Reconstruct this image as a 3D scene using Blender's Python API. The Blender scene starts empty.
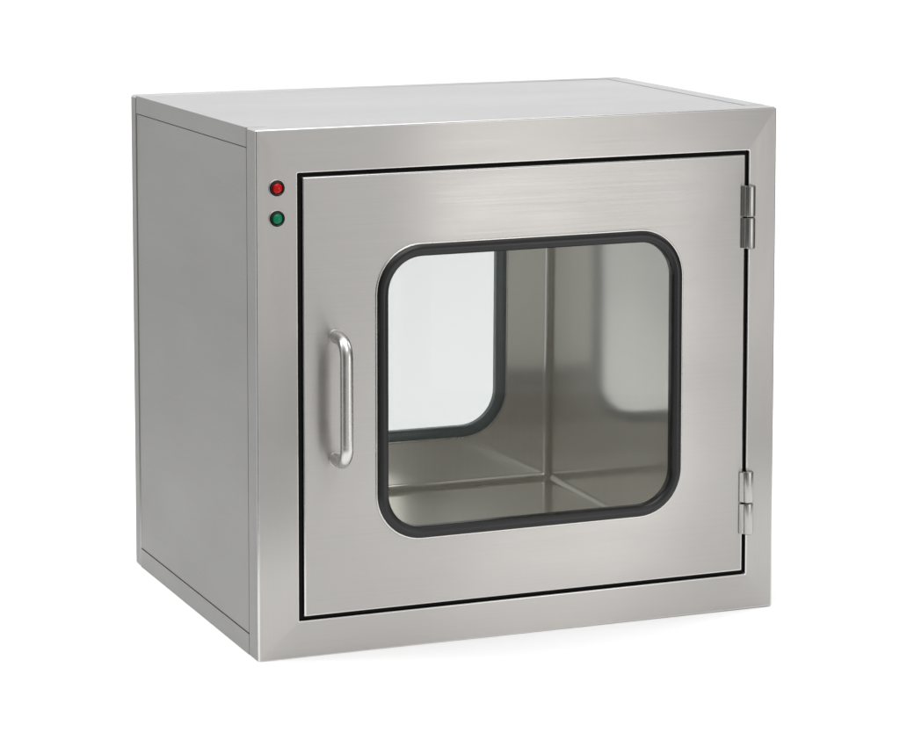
# Stainless steel cleanroom transfer cabinet on a white seamless paper sweep.
import bpy, bmesh, math, random
from mathutils import Vector, Matrix, Euler
random.seed(3)
sc = bpy.context.scene
COL = sc.collection

# ------------------------------------------------------------------ geometry base
S = 0.65                       # width of the cabinet in metres; everything below is in widths
D, H = 0.70536, 0.91814
# the cabinet is hand-built sheet metal and not perfectly square: how far each corner is out (in widths)
OUT = {(0,0,0): (.00183,-.00624), (0,0,1): (.00402,.00144), (0,1,0): (-.00533,.00899), (0,1,1): (-.00185,-.00384),
       (1,0,0): (.00236,-.00131), (1,0,1): (-.00991,.00525), (1,1,0): (.00556,.00882), (1,1,1): (.00905,-.00401)}

def place(p):
    x, y, z = p
    v, w = y / D, z / H
    ox = oz = 0.0
    for (a, b, c), (dx, dz) in OUT.items():
        k = (x if a else 1 - x) * (v if b else 1 - v) * (w if c else 1 - w)
        ox += k * dx; oz += k * dz
    return Vector(((x + ox) * S, y * S, (z + oz) * S))

# ------------------------------------------------------------------ materials
def new_mat(name):
    m = bpy.data.materials.new(name); m.use_nodes = True
    nt = m.node_tree
    return m, nt, nt.nodes['Principled BSDF']

def nd(nt, kind, **kw):
    n = nt.nodes.new(kind)
    for k, v in kw.items(): setattr(n, k, v)
    return n

def steel(name, grain, color=(.43, .416, .401), rough=.36, aniso=.93, bump=.035, streak=.04, smudge=.035, grain_scale=1100, edge=1.0, haze=0.0, wave=.005):
    """Brushed stainless steel; grain = the axis the brush marks run along ('X','Y','Z') or None for a satin finish."""
    m, nt, b = new_mat(name)
    L = nt.links.new
    tc = nd(nt, 'ShaderNodeTexCoord')
    b.inputs['Metallic'].default_value = 1.0
    b.inputs['Base Color'].default_value = (*color, 1)
    mp = nd(nt, 'ShaderNodeMapping')
    fine = grain_scale
    sc_ = {'X': (6, fine, fine), 'Y': (fine, 6, fine), 'Z': (fine, fine, 6), None: (60, 60, 60)}[grain]
    mp.inputs['Scale'].default_value = sc_
    L(tc.outputs['Object'], mp.inputs['Vector'])
    n1 = nd(nt, 'ShaderNodeTexNoise'); n1.inputs['Scale'].default_value = 1.0; n1.inputs['Detail'].default_value = 4
    n1.inputs['Roughness'].default_value = .6
    L(mp.outputs['Vector'], n1.inputs['Vector'])
    # large, soft unevenness of the finish (handling, polishing passes)
    mp2 = nd(nt, 'ShaderNodeMapping')
    mp2.inputs['Scale'].default_value = {'X': (3, 9, 9), 'Y': (9, 3, 9), 'Z': (9, 9, 3), None: (6, 6, 6)}[grain]
    L(tc.outputs['Object'], mp2.inputs['Vector'])
    n2 = nd(nt, 'ShaderNodeTexNoise'); n2.inputs['Scale'].default_value = 1.0; n2.inputs['Detail'].default_value = 5
    L(mp2.outputs['Vector'], n2.inputs['Vector'])
    def mrange(src, lo, hi, a=.3, c=.7):
        r = nd(nt, 'ShaderNodeMapRange'); r.inputs[1].default_value = a; r.inputs[2].default_value = c
        r.inputs[3].default_value = lo; r.inputs[4].default_value = hi
        L(src, r.inputs[0]); return r.outputs[0]
    a1 = mrange(n1.outputs[0], -streak, streak)
    a2 = mrange(n2.outputs[0], rough - smudge, rough + smudge)
    ad = nd(nt, 'ShaderNodeMath', operation='ADD'); ad.use_clamp = True
    L(a1, ad.inputs[0]); L(a2, ad.inputs[1]); L(ad.outputs[0], b.inputs['Roughness'])
    # the brush marks themselves differ a little in tone
    hs = nd(nt, 'ShaderNodeMix', data_type='RGBA')
    hs.inputs[6].default_value = (*[c * .967 for c in color], 1); hs.inputs[7].default_value = (*[min(1, c * 1.033) for c in color], 1)
    L(mrange(n1.outputs[0], 0, 1), hs.inputs[0]); L(hs.outputs[2], b.inputs['Base Color'])
    if wave:                                       # sheet metal is never quite flat
        n3 = nd(nt, 'ShaderNodeTexNoise'); n3.inputs['Scale'].default_value = 3.2; n3.inputs['Detail'].default_value = 1
        L(tc.outputs['Object'], n3.inputs['Vector'])
        bw = nd(nt, 'ShaderNodeBump'); bw.inputs['Strength'].default_value = 1; bw.inputs['Distance'].default_value = wave
        L(n3.outputs[0], bw.inputs['Height']); L(bw.outputs[0], b.inputs['Normal'])
    if bump:
        bp = nd(nt, 'ShaderNodeBump'); bp.inputs['Strength'].default_value = bump; bp.inputs['Distance'].default_value = .0006
        L(n1.outputs[0], bp.inputs['Height'])
        if wave: L(bw.outputs[0], bp.inputs['Normal'])
        L(bp.outputs[0], b.inputs['Normal'])
    b.inputs['Specular Tint'].default_value = (edge, edge, edge, 1)
    if aniso and grain:
        b.inputs['Anisotropic'].default_value = aniso
        tg = nd(nt, 'ShaderNodeTangent', direction_type='UV_MAP', uv_map='grain')
        L(tg.outputs[0], b.inputs['Tangent'])
    if haze:                                       # a satin sheet: part of the reflection is spread wide
        b2 = nd(nt, 'ShaderNodeBsdfPrincipled'); b2.inputs['Metallic'].default_value = 1.0
        b2.inputs['Roughness'].default_value = .55; L(hs.outputs[2], b2.inputs['Base Color'])
        mx = nd(nt, 'ShaderNodeMixShader'); mx.inputs[0].default_value = haze
        L(b.outputs[0], mx.inputs[1]); L(b2.outputs[0], mx.inputs[2]); L(mx.outputs[0], nt.nodes['Material Output'].inputs[0])
    return m

M = {}
M['x'] = steel('brushed_steel_across', 'X')
M['z'] = steel('brushed_steel_upright', 'Z')
M['y'] = steel('brushed_steel_lengthwise', 'Y')
M['side'] = steel('side_steel_darkened', 'Y', color=(.325, .321, .309), rough=.50, aniso=.85, bump=.0, streak=.01, smudge=.03)  # same steel, shade of the sides put into a darker base colour
M['top'] = steel('brushed_steel_top', 'X', color=(.335, .335, .337), rough=.24, aniso=.3, bump=.006, streak=.012, smudge=.02, edge=.95)  # same steel, colour darkened to dim the reflection on top
M['liner'] = steel('mill_steel', 'Z', color=(.79, .768, .72), rough=.115, aniso=.5, bump=0, streak=.004, smudge=.012, haze=.42, wave=.002)
M['edge'] = steel('polished_edge_highlight', None, wave=0, color=(.62, .61, .59), rough=.2, aniso=0, bump=0, streak=.02, smudge=.03)  # edge highlight helped along by a paler colour
M['hinge'] = steel('turned_steel', 'Z', wave=0, color=(.42, .41, .393), rough=.24, aniso=.4, bump=0, streak=.02, smudge=.03)
M['handle'] = steel('satin_round_steel', None, wave=0, color=(.60, .588, .565), rough=.27, aniso=0, bump=0, streak=.02, smudge=.03)

def plain(name, color, rough, spec=.5, coat=0, vary=.15, scale=120):
    m, nt, b = new_mat(name)
    tc = nd(nt, 'ShaderNodeTexCoord'); n = nd(nt, 'ShaderNodeTexNoise'); n.inputs['Scale'].default_value = scale
    n.inputs['Detail'].default_value = 4
    nt.links.new(tc.outputs['Object'], n.inputs['Vector'])
    mx = nd(nt, 'ShaderNodeMix', data_type='RGBA')
    mx.inputs[6].default_value = (*[c * (1 - vary) for c in color], 1); mx.inputs[7].default_value = (*[min(1, c * (1 + vary)) for c in color], 1)
    nt.links.new(n.outputs[0], mx.inputs[0]); nt.links.new(mx.outputs[2], b.inputs['Base Color'])
    b.inputs['Roughness'].default_value = rough; b.inputs['Specular IOR Level'].default_value = spec
    b.inputs['Coat Weight'].default_value = coat
    return m
M['rubber'] = plain('black_rubber', (.006, .006, .0063), .30, .42)
M['veiled_rubber'] = plain('veiled_rubber', (.105, .130, .130), .30, .6)  # rubber lightened to grey-green, front glass reflections put into its colour
M['seal'] = plain('dark_foam_seal', (.006, .006, .006), .8, .1)
M['core'] = plain('dark_hollow', (.02, .02, .02), .8, .1)  # near-black colour that puts shade into the seams
M['spacer'] = plain('grey_green_spacer', (.03, .038, .038), .4, .4)
M['bezel'] = plain('black_plastic', (.006, .006, .006), .25, .3)
M['red'] = plain('red_lens', (.42, .002, .0015), .07, .22, 0, .35, 500)
M['green'] = plain('green_lens', (.001, .17, .078), .07, .22, 0, .35, 500)
M['paper'] = plain('white_paper', (.92, .92, .92), .9, .1, 0, .01, 8)

def glass(name, tint, shiny=True):
    m = bpy.data.materials.new(name); m.use_nodes = True
    nt = m.node_tree; nt.nodes.clear()
    out = nd(nt, 'ShaderNodeOutputMaterial'); mix = nd(nt, 'ShaderNodeMixShader')
    tr = nd(nt, 'ShaderNodeBsdfTransparent'); gl = nd(nt, 'ShaderNodeBsdfGlossy'); fr = nd(nt, 'ShaderNodeFresnel')
    tr.inputs[0].default_value = (*tint, 1); gl.inputs['Roughness'].default_value = .02; fr.inputs[0].default_value = 1.19
    nt.links.new(fr.outputs[0], mix.inputs[0]); nt.links.new(tr.outputs[0], mix.inputs[1]); nt.links.new(gl.outputs[0], mix.inputs[2])
    nt.links.new((mix if shiny else tr).outputs[0], out.inputs[0])
    return m
M['glass'] = glass('clear_glass', (.96, .97, .966))
M['glass_back'] = glass('clear_glass_bare', (.96, .97, .966), False)
M['rear_glass'] = glass('tinted_glass', (.775, .778, .778))
M['rear_glass_back'] = glass('tinted_glass_bare', (.775, .778, .778), False)

# ------------------------------------------------------------------ mesh helpers
def finish(name, bm, mats, parent, spread=None, warp=True, angle=32, wn=True):
    """bm (in widths) -> one mesh object; spread = grain axis per material slot for the 'grain' UV map."""
    bmesh.ops.remove_doubles(bm, verts=bm.verts, dist=1e-6)
    bmesh.ops.recalc_face_normals(bm, faces=bm.faces)
    for v in bm.verts: v.co = place(v.co) if warp else v.co
    uv = bm.loops.layers.uv.new('grain')
    bm.normal_update()
    for f in bm.faces:
        g = (spread or ['X'])[min(f.material_index, len(spread or ['X']) - 1)]
        gv = {'X': Vector((1, 0, 0)), 'Y': Vector((0, 1, 0)), 'Z': Vector((0, 0, 1))}[g]
        n = f.normal
        al = gv - n * gv.dot(n)
        if al.length < .05: al = Vector((0, 1, 0)) - n * n.y
        al.normalize(); ac = n.cross(al)          # u runs across the brush marks
        for l in f.loops:
            l[uv].uv = (l.vert.co.dot(ac), l.vert.co.dot(al))
        f.smooth = True
    me = bpy.data.meshes.new(name); bm.to_mesh(me); bm.free()
    for m in mats: me.materials.append(m)
    me.set_sharp_from_angle(angle=math.radians(angle))
    o = bpy.data.objects.new(name, me); COL.objects.link(o)
    if parent: o.parent = parent
    if wn:
        md = o.modifiers.new('normals', 'WEIGHTED_NORMAL'); md.keep_sharp = True
    return o

def rr(x0, x1, z0, z1, r, k=6):
    """rounded rectangle in x-z, counter-clockwise from bottom-left; 4*(k+1) points."""
    r = max(r, 1e-5); pts = []
    for cx, cz, a0 in ((x0 + r, z0 + r, 180), (x1 - r, z0 + r, 270), (x1 - r, z1 - r, 0), (x0 + r, z1 - r, 90)):
        for i in range(k + 1):
            a = math.radians(a0 + 90 * i / k)
            pts.append((cx + r * math.cos(a), cz + r * math.sin(a)))
    return pts

def loft(bm, loops, closed=False, mat=None):
    """loops: lists of (x,y,z) with equal counts, bridged in turn."""
    rings = [[bm.verts.new(p) for p in lp] for lp in loops]
    n = len(rings[0]); pairs = list(zip(rings, rings[1:]))
    if closed: pairs.append((rings[-1], rings[0]))
    for q, (a, b) in enumerate(pairs):
        for i in range(n):
            j = (i + 1) % n
            try: f = bm.faces.new((a[i], a[j], b[j], b[i]))
            except ValueError: continue
            if mat: f.material_index = mat(i, q)
    return rings

def at(pts, y): return [(x, y, z) for x, z in pts]

def inset(rect, d):
    x0, x1, z0, z1, r = rect
    return (x0 + d, x1 - d, z0 + d, z1 - d, max(r - d, .0004))

def ring(bm, outer, inner, y0, y1, bev=.0025, k=6, mat=None, inner_bev=None):
    """a flat frame between two rounded rectangles, y0 front to y1 back, with rolled edges."""
    ib = bev if inner_bev is None else inner_bev
    L = []
    for a in (0, 30, 60, 90):            # outer front edge roll
        c, s = math.cos(math.radians(a)), math.sin(math.radians(a))
        L.append(at(rr(*inset(outer, bev * (1 - c)), k), y0 + bev * (1 - s)))
    for a in (90, 60, 30, 0):            # inner front edge
        c, s = math.cos(math.radians(a)), math.sin(math.radians(a))
        L.append(at(rr(*inset(inner, -ib * (1 - c)), k), y0 + ib * (1 - s)))
    L.append(at(rr(*inner, k), y1 - ib))
    L.append(at(rr(*inset(inner, -ib), k), y1))
    L.append(at(rr(*inset(outer, bev), k), y1))
    L.append(at(rr(*outer, k), y1 - bev))
    loft(bm, L, True, mat)

def box(bm, x0, x1, y0, y1, z0, z1, bev=.001, seg=2, mat=0):
    vs = [bm.verts.new((x, y, z)) for z in (z0, z1) for y in (y0, y1) for x in (x0, x1)]
    fs = [bm.faces.new([vs[i] for i in q]) for q in ((0,2,3,1), (4,5,7,6), (0,1,5,4), (2,6,7,3), (0,4,6,2), (1,3,7,5))]
    for f in fs: f.material_index = mat
    if bev:
        es = list({e for f in fs for e in f.edges})
        bmesh.ops.bevel(bm, geom=es, offset=bev, segments=seg, profile=.5, affect='EDGES')

def prism_y(bm, prof, y0, y1, bev=.001, seg=2):
    a = [bm.verts.new((x, y0, z)) for x, z in prof]; b = [bm.verts.new((x, y1, z)) for x, z in prof]
    n = len(a); fs = [bm.faces.new(a), bm.faces.new(list(reversed(b)))]
    for i in range(n): fs.append(bm.faces.new((a[i], b[i], b[(i+1) % n], a[(i+1) % n])))
    bmesh.ops.recalc_face_normals(bm, faces=fs)
    if bev:
        bmesh.ops.bevel(bm, geom=list({e for f in fs for e in f.edges}), offset=bev, segments=seg, profile=.5, affect='EDGES')

def tube(bm, path, rads, seg=24, caps=True):
    """round tube along a list of points, radius per point."""
    rings = []; up = None
    for i, p in enumerate(path):
        p = Vector(p)
        t = (Vector(path[min(i+1, len(path)-1)]) - Vector(path[max(i-1, 0)])).normalized()
        if up is None: up = t.orthogonal().normalized()
        u = (up - t * up.dot(t)).normalized(); up = u; w = t.cross(u)
        rings.append([bm.verts.new(p + (u * math.cos(2*math.pi*j/seg) + w * math.sin(2*math.pi*j/seg)) * rads[i]) for j in range(seg)])
    for a, b in zip(rings, rings[1:]):
        for j in range(seg): bm.faces.new((a[j], a[(j+1) % seg], b[(j+1) % seg], b[j]))
    if caps:
        bm.faces.new(list(reversed(rings[0]))); bm.faces.new(rings[-1])

def lathe_y(bm, cx, cz, prof, seg=32):
    """turn (radius, y) round the axis through (cx, cz) along y."""
    rings = [[bm.verts.new((cx + r * math.cos(2*math.pi*j/seg), y, cz + r * math.sin(2*math.pi*j/seg))) for j in range(seg)] for r, y in prof]
    for a, b in zip(rings, rings[1:]):
        for j in range(seg): bm.faces.new((a[j], a[(j+1) % seg], b[(j+1) % seg], b[j]))
    for r_ in (rings[0], rings[-1]): bm.faces.new(r_)

def side_of(i, k=6):
    """which side of a rounded rectangle the quad after point i lies on: 0 = bottom/top rail, 1 = upright."""
    n = k + 1; c = i // n; w = i % n
    s = c if w >= k // 2 else c - 1               # 0 bottom, 1 right, 2 top, 3 left
    return 0 if s % 2 == 0 else 1

# ------------------------------------------------------------------ the cabinet
cab = bpy.data.objects.new('transfer_cabinet', None); COL.objects.link(cab)
cab['label'] = 'brushed stainless steel transfer cabinet with framed window door, standing on white paper'
cab['category'] = 'cabinet'

OPEN = (.0756, .9440, .0667, .8424, .0016)
DOOR = (.0840, .9364, .0738, .8354, .0022)
K = 6
def upward(bm, slot):  # tops and sides of one part take the darkened steels by facing
    bmesh.ops.recalc_face_normals(bm, faces=bm.faces); bm.normal_update()
    for f in bm.faces:
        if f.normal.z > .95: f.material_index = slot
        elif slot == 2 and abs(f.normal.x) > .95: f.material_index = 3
def highlight_edges(bm, slot):
    # rolled edges are polished, and a paler colour paints in their highlights
    bm.normal_update()
    for f in bm.faces:
        n = f.normal
        if max(abs(n.x), abs(n.y), abs(n.z)) < .985 and n.y < 0: f.material_index = slot
# front and rear frames
bm = bmesh.new(); ring(bm, (0, 1, 0, H, .0035), OPEN, 0, .0495, .0029, K, lambda i, q: side_of(i), .0024)
upward(bm, 2); highlight_edges(bm, 4)
finish('front_frame', bm, [M['x'], M['z'], M['top'], M['side'], M['edge']], cab, ['X', 'Z', 'X', 'Y', 'X'])
bm = bmesh.new(); ring(bm, (0, 1, 0, H, .0055), OPEN, -D, -.6745, .0028, K, lambda i, q: side_of(i), .0016)
for v in bm.verts: v.co.y *= -1
bmesh.ops.reverse_faces(bm, faces=bm.faces)
upward(bm, 2)
finish('rear_frame', bm, [M['x'], M['z'], M['top'], M['side']], cab, ['X', 'Z', 'X', 'Y'])

# four folded corner rails running front to back
Y0, Y1 = .0503, .6737
T = .0025
for sx, sz in ((0, 1), (1, 1), (0, 0), (1, 0)):
    w, h = .038, (.0333 if sz else .0378)
    pr = [(0, 0), (w, 0), (w, T), (T, T), (T, h), (0, h)]
    pr = [((1 - x if sx else x), (H - z if sz else z)) for x, z in pr]
    bm = bmesh.new(); prism_y(bm, pr, Y0, Y1, .0009, 2)
    upward(bm, 1)
    finish('corner_rail', bm, [M['side'], M['top']], cab, ['Y', 'X'])
# infill panels, a hair behind the rails
for sx in (0, 1):
    x0, x1 = (.0012, .004) if not sx else (.996, .9988)
    bm = bmesh.new(); box(bm, x0, x1, Y0 + .0026, Y1 - .0007, .0392, .8834, .0006)
    finish('side_panel', bm, [M['side']], cab, ['Y'])
bm = bmesh.new(); box(bm, .0391, .9609, Y0 + .0002, Y1 - .0002, H - .0038, H - .0006, .0006)
finish('top_panel', bm, [M['top']], cab, ['X'])
bm = bmesh.new(); box(bm, .0391, .9609, Y0 + .0002, Y1 - .0002, .0008, .0038, .0006)
finish('base_panel', bm, [M['side']], cab, ['X'])

# chamber liner: coved box open at the front, with the rear window hole
IN = (.150, .836, .113, .800, .013)
RWIN = (.2370, .7432, .2120, .7030, .092)
YB = .657
Rf = .013
bm = bmesh.new()
L = [at(rr(.079, .940, .070, .839, .002), .0497), at(rr(.079, .940, .070, .839, .002), .0350), at(rr(*inset(IN, -.004)), .0350), at(rr(*IN), .0385), at(rr(*IN), YB - Rf)]
for a in (18, 36, 54, 72, 90):
    a = math.radians(a)
    L.append(at(rr(*inset(IN, Rf * (1 - math.cos(a)))), YB - Rf + Rf * math.sin(a)))
L.append(at(rr(*RWIN), YB)); L.append(at(rr(*RWIN), .668)); 
loft(bm, L)
finish('chamber_liner', bm, [M['liner']], cab, ['Z'], angle=60)

# added dark sheet: stands in for the shade inside the wall behind the seams
bm = bmesh.new()
L = [at(rr(.0065, .9935, .0065, H - .0065, .002), .0505), at(rr(.0065, .9935, .0065, H - .0065, .002), .6735)]
loft(bm, L)
finish('seam_shade_sheet', bm, [M['core']], cab)

# black compression seal behind the door
bm = bmesh.new(); ring(bm, (.0762, .9434, .0673, .8418, .001), (.0839, .9365, .0737, .8355, .001), .0055, .0335, .0006)
finish('door_seal', bm, [M['seal']], cab)

# ------------------------------------------------------------------ doors
FWIN = (.2195, .8090, .1938, .7106, .084)        # outer edge of the rubber
GW = .0207
def gasket(bm, rect, w, y, proud, sign=1, groove=True):
    """half-round rubber bead with a shallow groove, lying on the plane y (sign: +1 faces -y)."""
    L = []; n = 14
    for i in range(n + 1):
        t = i / n; a = math.pi * t
        d = w * (1 - math.cos(a)) / 2
        hgt = proud * math.sin(a) ** .8
        if groove and .62 < t < .70: hgt -= proud * .10
        L.append(at(rr(*inset(rect, d), 12), y - sign * hgt))
    L.append(at(rr(*inset(rect, w), 12), y + sign * .0105)); L.append(at(rr(*inset(rect, w * .45), 12), y + sign * .0105))
    loft(bm, L)

def pane_mesh(bm, rect, y0, y1):
    L = [at(rr(*rect, 12), y0), at(rr(*rect, 12), y1)]
    r = loft(bm, L); bm.faces.new(r[0]); bm.faces.new(list(reversed(r[1])))

# front door
bm = bmesh.new(); ring(bm, DOOR, inset(FWIN, .003), -.0020, .0265, .0030, 12, None, .0005)
bmesh.ops.recalc_face_normals(bm, faces=bm.faces); highlight_edges(bm, 1)
door = finish('door', bm, [M['x'], M['edge']], cab, ['X', 'X'])
door['label'] = 'brushed steel front door with a rounded window'
bm = bmesh.new(); gasket(bm, FWIN, GW, -.0022, .0085)
gk = finish('window_gasket', bm, [M['rubber']], door, angle=80)
bm = bmesh.new()
ring(bm, inset(FWIN, .0035), inset(FWIN, GW - .0095), .0125, .0240, .0010, 12)
finish('pane_spacer', bm, [M['spacer']], door)
bm = bmesh.new(); gasket(bm, inset(FWIN, -.010), .0195, .0268, .006, -1, False)
finish('inner_gasket', bm, [M['rubber']], door, angle=80)
bm = bmesh.new(); pane_mesh(bm, inset(FWIN, .0120), .0030, .0075)
for f in bm.faces: f.material_index = 0 if f.calc_center_median().y < .005 else 1
finish('window_pane', bm, [M['glass'], M['glass_back']], door, wn=False)

bm = bmesh.new(); ring(bm, inset(FWIN, -.0026), inset(FWIN, .0012), -.0038, -.0012, .0014, 12)  # bead added to give the gasket a bright outline
finish('highlight_bead', bm, [M['handle']], door)

# pull handle: round bar bent at both ends
hx, zt, zb, hs, rb = .1412, .5612, .3482, .0600, .0112
rc = .030
path = []; rad = []
path += [(hx, -.0015, zt), (hx, -hs + rc, zt)]
for i in range(1, 9):
    a = math.radians(90 * i / 9); path.append((hx, -hs + rc - rc * math.sin(a), zt - rc + rc * math.cos(a)))
nstr = 8
for i in range(nstr + 1): path.append((hx, -hs, zt - rc + (zb + rc - zt + rc) * i / nstr))
for i in range(1, 9):
    a = math.radians(90 * i / 9); path.append((hx, -hs + rc - rc * math.cos(a), zb + rc - rc * math.sin(a)))
path += [(hx, -hs + rc, zb), (hx, -.0015, zb)]
bm = bmesh.new(); tube(bm, path, [rb] * len(path), 28)
hd = finish('handle', bm, [M['handle']], door, angle=50, wn=False)
for z in (zt, zb):
    bm = bmesh.new(); lathe_y(bm, hx, z, [(rb + .0007, -.0018), (rb + .0011, -.0030), (rb + .0011, -.0062), (rb + .0004, -.0070)], 28)
    finish('collar', bm, [M['handle']], hd, angle=50)

# hinges: leaf on the door, two-knuckle barrel
for z0, z1, bx in ((.6672, .7812, .9452), (.1430, .2602, .9463)):
    R = .0104; yc = -.0075; zm = (z0 + z1) / 2
    bx -= .0022; hg = None
    for a, b in ((z0, zm - .0003), (zm + .0003, z1)):
        bm = bmesh.new()
        tube(bm, [(bx, yc, a), (bx, yc, a + .0012), (bx, yc, a + .004), (bx, yc, b - .004), (bx, yc, b - .0012), (bx, yc, b)],
             [R - .0022, R - .0005, R, R, R - .0005, R - .0022], 28)
        if hg is None:
            hg = finish('hinge', bm, [M['hinge']], cab, ['Z'], angle=40, wn=False)
            hg['label'] = 'upper barrel hinge' if z0 > .5 else 'lower barrel hinge'
        else: finish('knuckle', bm, [M['hinge']], hg, ['Z'], angle=40, wn=False)
        # the folded leaf running from the knuckle down to the door
        bm = bmesh.new()
        sec = [(bx - .0162, -.0012), (bx - .0157, -.0042), (bx - .0118, -.0095), (bx - .0076, -.0118), (bx - .0076, -.0012)]
        lo = [bm.verts.new((x, y, a + .0012)) for x, y in sec]; hi = [bm.verts.new((x, y, b - .0012)) for x, y in sec]
        fs = [bm.faces.new(lo), bm.faces.new(list(reversed(hi)))]
        for q in range(5): fs.append(bm.faces.new((lo[q], hi[q], hi[(q+1) % 5], lo[(q+1) % 5])))
        bmesh.ops.bevel(bm, geom=list({e for f in fs for e in f.edges}), offset=.0009, segments=2, profile=.5, affect='EDGES')
        finish('leaf', bm, [M['hinge']], hg, ['Z'], angle=40)
    bm = bmesh.new(); tube(bm, [(bx, yc, z0 + .002), (bx, yc, z1 - .002)], [R - .003] * 2, 16)
    finish('pin', bm, [M['core']], hg, wn=False)

# rear door, seen from inside through the chamber
bm = bmesh.new(); ring(bm, DOOR, inset(RWIN, -.006), .6700, D + .002, .0022, 12, None, .0005)
rdoor = finish('rear_door', bm, [M['x']], cab, ['X'])
bm = bmesh.new(); gasket(bm, RWIN, .0222, YB - .0003, .0075, 1)
finish('rear_gasket', bm, [M['veiled_rubber']], rdoor, angle=80)
bm = bmesh.new(); ring(bm, inset(RWIN, -.0036), inset(RWIN, .0014), YB - .0026, YB + .002, .0014, 12)  # added steel bead, draws a light line round the rear rubber
finish('highlight_bead', bm, [M['handle']], rdoor)
bm = bmesh.new(); gasket(bm, inset(RWIN, -.024), .0225, D + .0022, .0080, -1)
finish('outer_gasket', bm, [M['rubber']], rdoor, angle=80)
bm = bmesh.new(); ring(bm, inset(RWIN, -.0055), inset(RWIN, .0060), .671, .700, .001, 12)
finish('pane_spacer', bm, [M['spacer']], rdoor)
bm = bmesh.new(); pane_mesh(bm, inset(RWIN, .0130), .6610, .6660)
for f in bm.faces: f.material_index = 1 if f.calc_center_median().y > .665 else 0
finish('rear_pane', bm, [M['rear_glass'], M['rear_glass_back']], rdoor, wn=False)

# signal lamps
for z, mt, nm in ((.8191, 'red', 'red signal lamp'), (.7677, 'green', 'green signal lamp')):
    cx = .0377
    bm = bmesh.new()
    lathe_y(bm, cx, z, [(.0138, .002), (.0138, -.0022), (.0131, -.0036), (.0113, -.0042), (.0100, -.0036), (.0094, -.0016), (.0094, .002)], 40)
    lm = finish('signal_lamp', bm, [M['bezel']], cab, angle=40)
    lm['label'] = nm
    bm = bmesh.new()
    prof = [(.0092, .0005)] + [(.0092 * math.cos(math.radians(a)), -.0016 - .0050 * math.sin(math.radians(a))) for a in range(0, 90, 12)] + [(.0004, -.0066)]
    lathe_y(bm, cx, z, prof, 40)
    finish('lens', bm, [M[mt]], lm, angle=60)
    bm = bmesh.new()
    lathe_y(bm, cx, z, [(.0152, .001), (.0152, -.0004), (.0146, -.0012), (.0137, -.0012), (.0137, .001)], 40)
    finish('trim_ring', bm, [M['handle']], lm, angle=40)

# ------------------------------------------------------------------ white paper sweep
yaw = math.atan2(.37350, .90925)
F = Vector((math.sin(yaw), math.cos(yaw), 0)); Rt = Vector((math.cos(yaw), -math.sin(yaw), 0))
ctr = Vector((.5 * S, .35 * S, 0))
def ground(x, y):              # the table leans back with the slightly raised heel of the cabinet
    return (-.0068 + .0030 * x / S + .0213 * y / S) * S - .0008
FRONT, BACK, LEFT, RIGHT, RAD, TALL = -.90, 1.15, -.64, 1.25, .45, 2.2
prof = []
for i in range(9): prof.append((FRONT + (BACK - RAD - FRONT) * i / 8, 0))
for i in range(1, 17):
    a = math.radians(90 * i / 16); prof.append((BACK - RAD + RAD * math.sin(a), RAD - RAD * math.cos(a)))
for i in range(1, 7): prof.append((BACK, RAD + (TALL - RAD) * i / 6))
bm = bmesh.new(); rows = []
for d, h in prof:
    row = []
    for j in range(5):
        left = LEFT - .20 * min(1, max(0, d / .8)) - .55 * min(1, max(0, (h - .08) / .5)) ** .8
        s = left + (RIGHT - left) * j / 4
        p = ctr + F * d + Rt * s
        row.append(bm.verts.new((p.x, p.y, ground(p.x, p.y) + h)))
    rows.append(row)
for a, b in zip(rows, rows[1:]):
    for j in range(4): bm.faces.new((a[j], a[j+1], b[j+1], b[j]))
fl = finish('floor', bm, [M['paper']], None, warp=False, wn=False)
md = fl.modifiers.new('thick', 'SOLIDIFY'); md.thickness = .002; md.offset = -1
fl['kind'] = 'structure'

# ------------------------------------------------------------------ studio light
w = bpy.data.worlds.new('World'); sc.world = w; w.use_nodes = True
wt = w.node_tree; bg = wt.nodes['Background']
# grey studio, dark lobes added at right and behind-left to darken metal edges
tc = nd(wt, 'ShaderNodeTexCoord'); dark_lobes = []
for d, lo, hi in (((1, .05, 0), .72, .95), ((-.88, -.47, 0), .80, .97)):
    dt = nd(wt, 'ShaderNodeVectorMath', operation='DOT_PRODUCT'); dt.inputs[1].default_value = Vector(d).normalized()
    wt.links.new(tc.outputs['Generated'], dt.inputs[0])
    mr = nd(wt, 'ShaderNodeMapRange', interpolation_type='SMOOTHSTEP')
    mr.inputs[1].default_value = lo; mr.inputs[2].default_value = hi; mr.inputs[3].default_value = 1; mr.inputs[4].default_value = .2
    wt.links.new(dt.outputs['Value'], mr.inputs[0]); dark_lobes.append(mr.outputs[0])
ml = nd(wt, 'ShaderNodeMath', operation='MULTIPLY'); wt.links.new(dark_lobes[0], ml.inputs[0]); wt.links.new(dark_lobes[1], ml.inputs[1])
st = nd(wt, 'ShaderNodeMath', operation='MULTIPLY'); st.inputs[1].default_value = .60; wt.links.new(ml.outputs[0], st.inputs[0])
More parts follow.
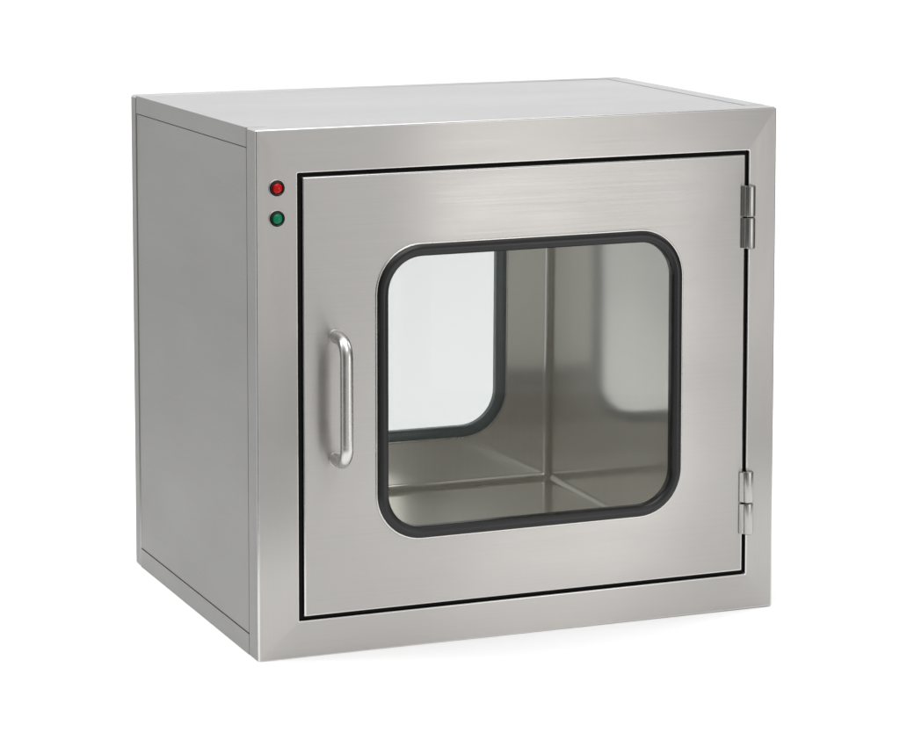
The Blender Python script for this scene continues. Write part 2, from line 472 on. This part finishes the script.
# plus an added bright lobe at the back left to lift the left side
dt = nd(wt, 'ShaderNodeVectorMath', operation='DOT_PRODUCT'); dt.inputs[1].default_value = Vector((-.5, .84, -.2)).normalized()
wt.links.new(tc.outputs['Generated'], dt.inputs[0])
mr = nd(wt, 'ShaderNodeMapRange', interpolation_type='SMOOTHSTEP')
mr.inputs[1].default_value = .5; mr.inputs[2].default_value = .97; mr.inputs[3].default_value = 0; mr.inputs[4].default_value = .28
wt.links.new(dt.outputs['Value'], mr.inputs[0])
sm = nd(wt, 'ShaderNodeMath', operation='ADD'); wt.links.new(st.outputs[0], sm.inputs[0]); wt.links.new(mr.outputs[0], sm.inputs[1]); st = sm
bg.inputs[0].default_value = (.98, .985, 1.0, 1); wt.links.new(st.outputs[0], bg.inputs[1])

def softbox(name, loc, target, sx, sy, radiance, color=(1, 1, 1)):
    l = bpy.data.lights.new(name, 'AREA'); l.shape = 'RECTANGLE'; l.size = sx; l.size_y = sy
    l.energy = radiance * math.pi * sx * sy; l.color = color
    o = bpy.data.objects.new(name, l); COL.objects.link(o)
    o.location = loc; o.rotation_euler = (Vector(target) - Vector(loc)).to_track_quat('-Z', 'Y').to_euler()
    return o
softbox('overhead_softbox', (-.05, -.10, 2.3), (.15, .2, 0), 2.2, 2.2, 2.6)
softbox('left_fill', (-1.9, 1.0, 1.9), (-.1, 1.3, .9), 1.4, 1.2, 5.8)  # added fill, whitens paper and backdrop on the left
softbox('right_fill', (2.3, .3, 1.7), (.9, .4, 0), 1.2, 1.2, 4.2)  # added fill against the shadow on the floor at right
softbox('high_front_fill', (.2, -2.1, 2.3), (.2, -.1, 0), 1.6, 1.0, 2.4)  # added fill for the floor before the cabinet
softbox('front_fill', (1.5, -2.3, .05), (.35, 0, .05), 1.6, 1.1, .50, (1, .985, .96))  # added broad fill reflected in the front face
softbox('strip_softbox', (1.03, -1.5, .36), (.345, 0, .36), .40, .8, 2.0, (1, .985, .965))

# ------------------------------------------------------------------ camera
cam = bpy.data.cameras.new('camera'); co = bpy.data.objects.new('camera', cam); COL.objects.link(co)
co.location = (-1.73540 * S, -5.0960 * S, 1.5160 * S); co.rotation_euler = (1.38600, -.00330, -.38920)
cam.sensor_width = 36; cam.sensor_fit = 'HORIZONTAL'; cam.lens = 3212.51 / 900 * 36
cam.clip_start = .05; cam.clip_end = 100
sc.camera = co

sc.render.engine = 'CYCLES'
sc.cycles.max_bounces = 16; sc.cycles.glossy_bounces = 12; sc.cycles.transparent_max_bounces = 16; sc.cycles.diffuse_bounces = 4
sc.cycles.use_denoising = True; sc.cycles.denoising_prefilter = 'ACCURATE'; sc.cycles.use_adaptive_sampling = False; sc.cycles.blur_glossy = .3
sc.cycles.caustics_reflective = True; sc.cycles.sample_clamp_indirect = 3
vs = sc.view_settings
vs.view_transform = 'Standard'; vs.look = 'None'; vs.exposure = 0; vs.gamma = 1
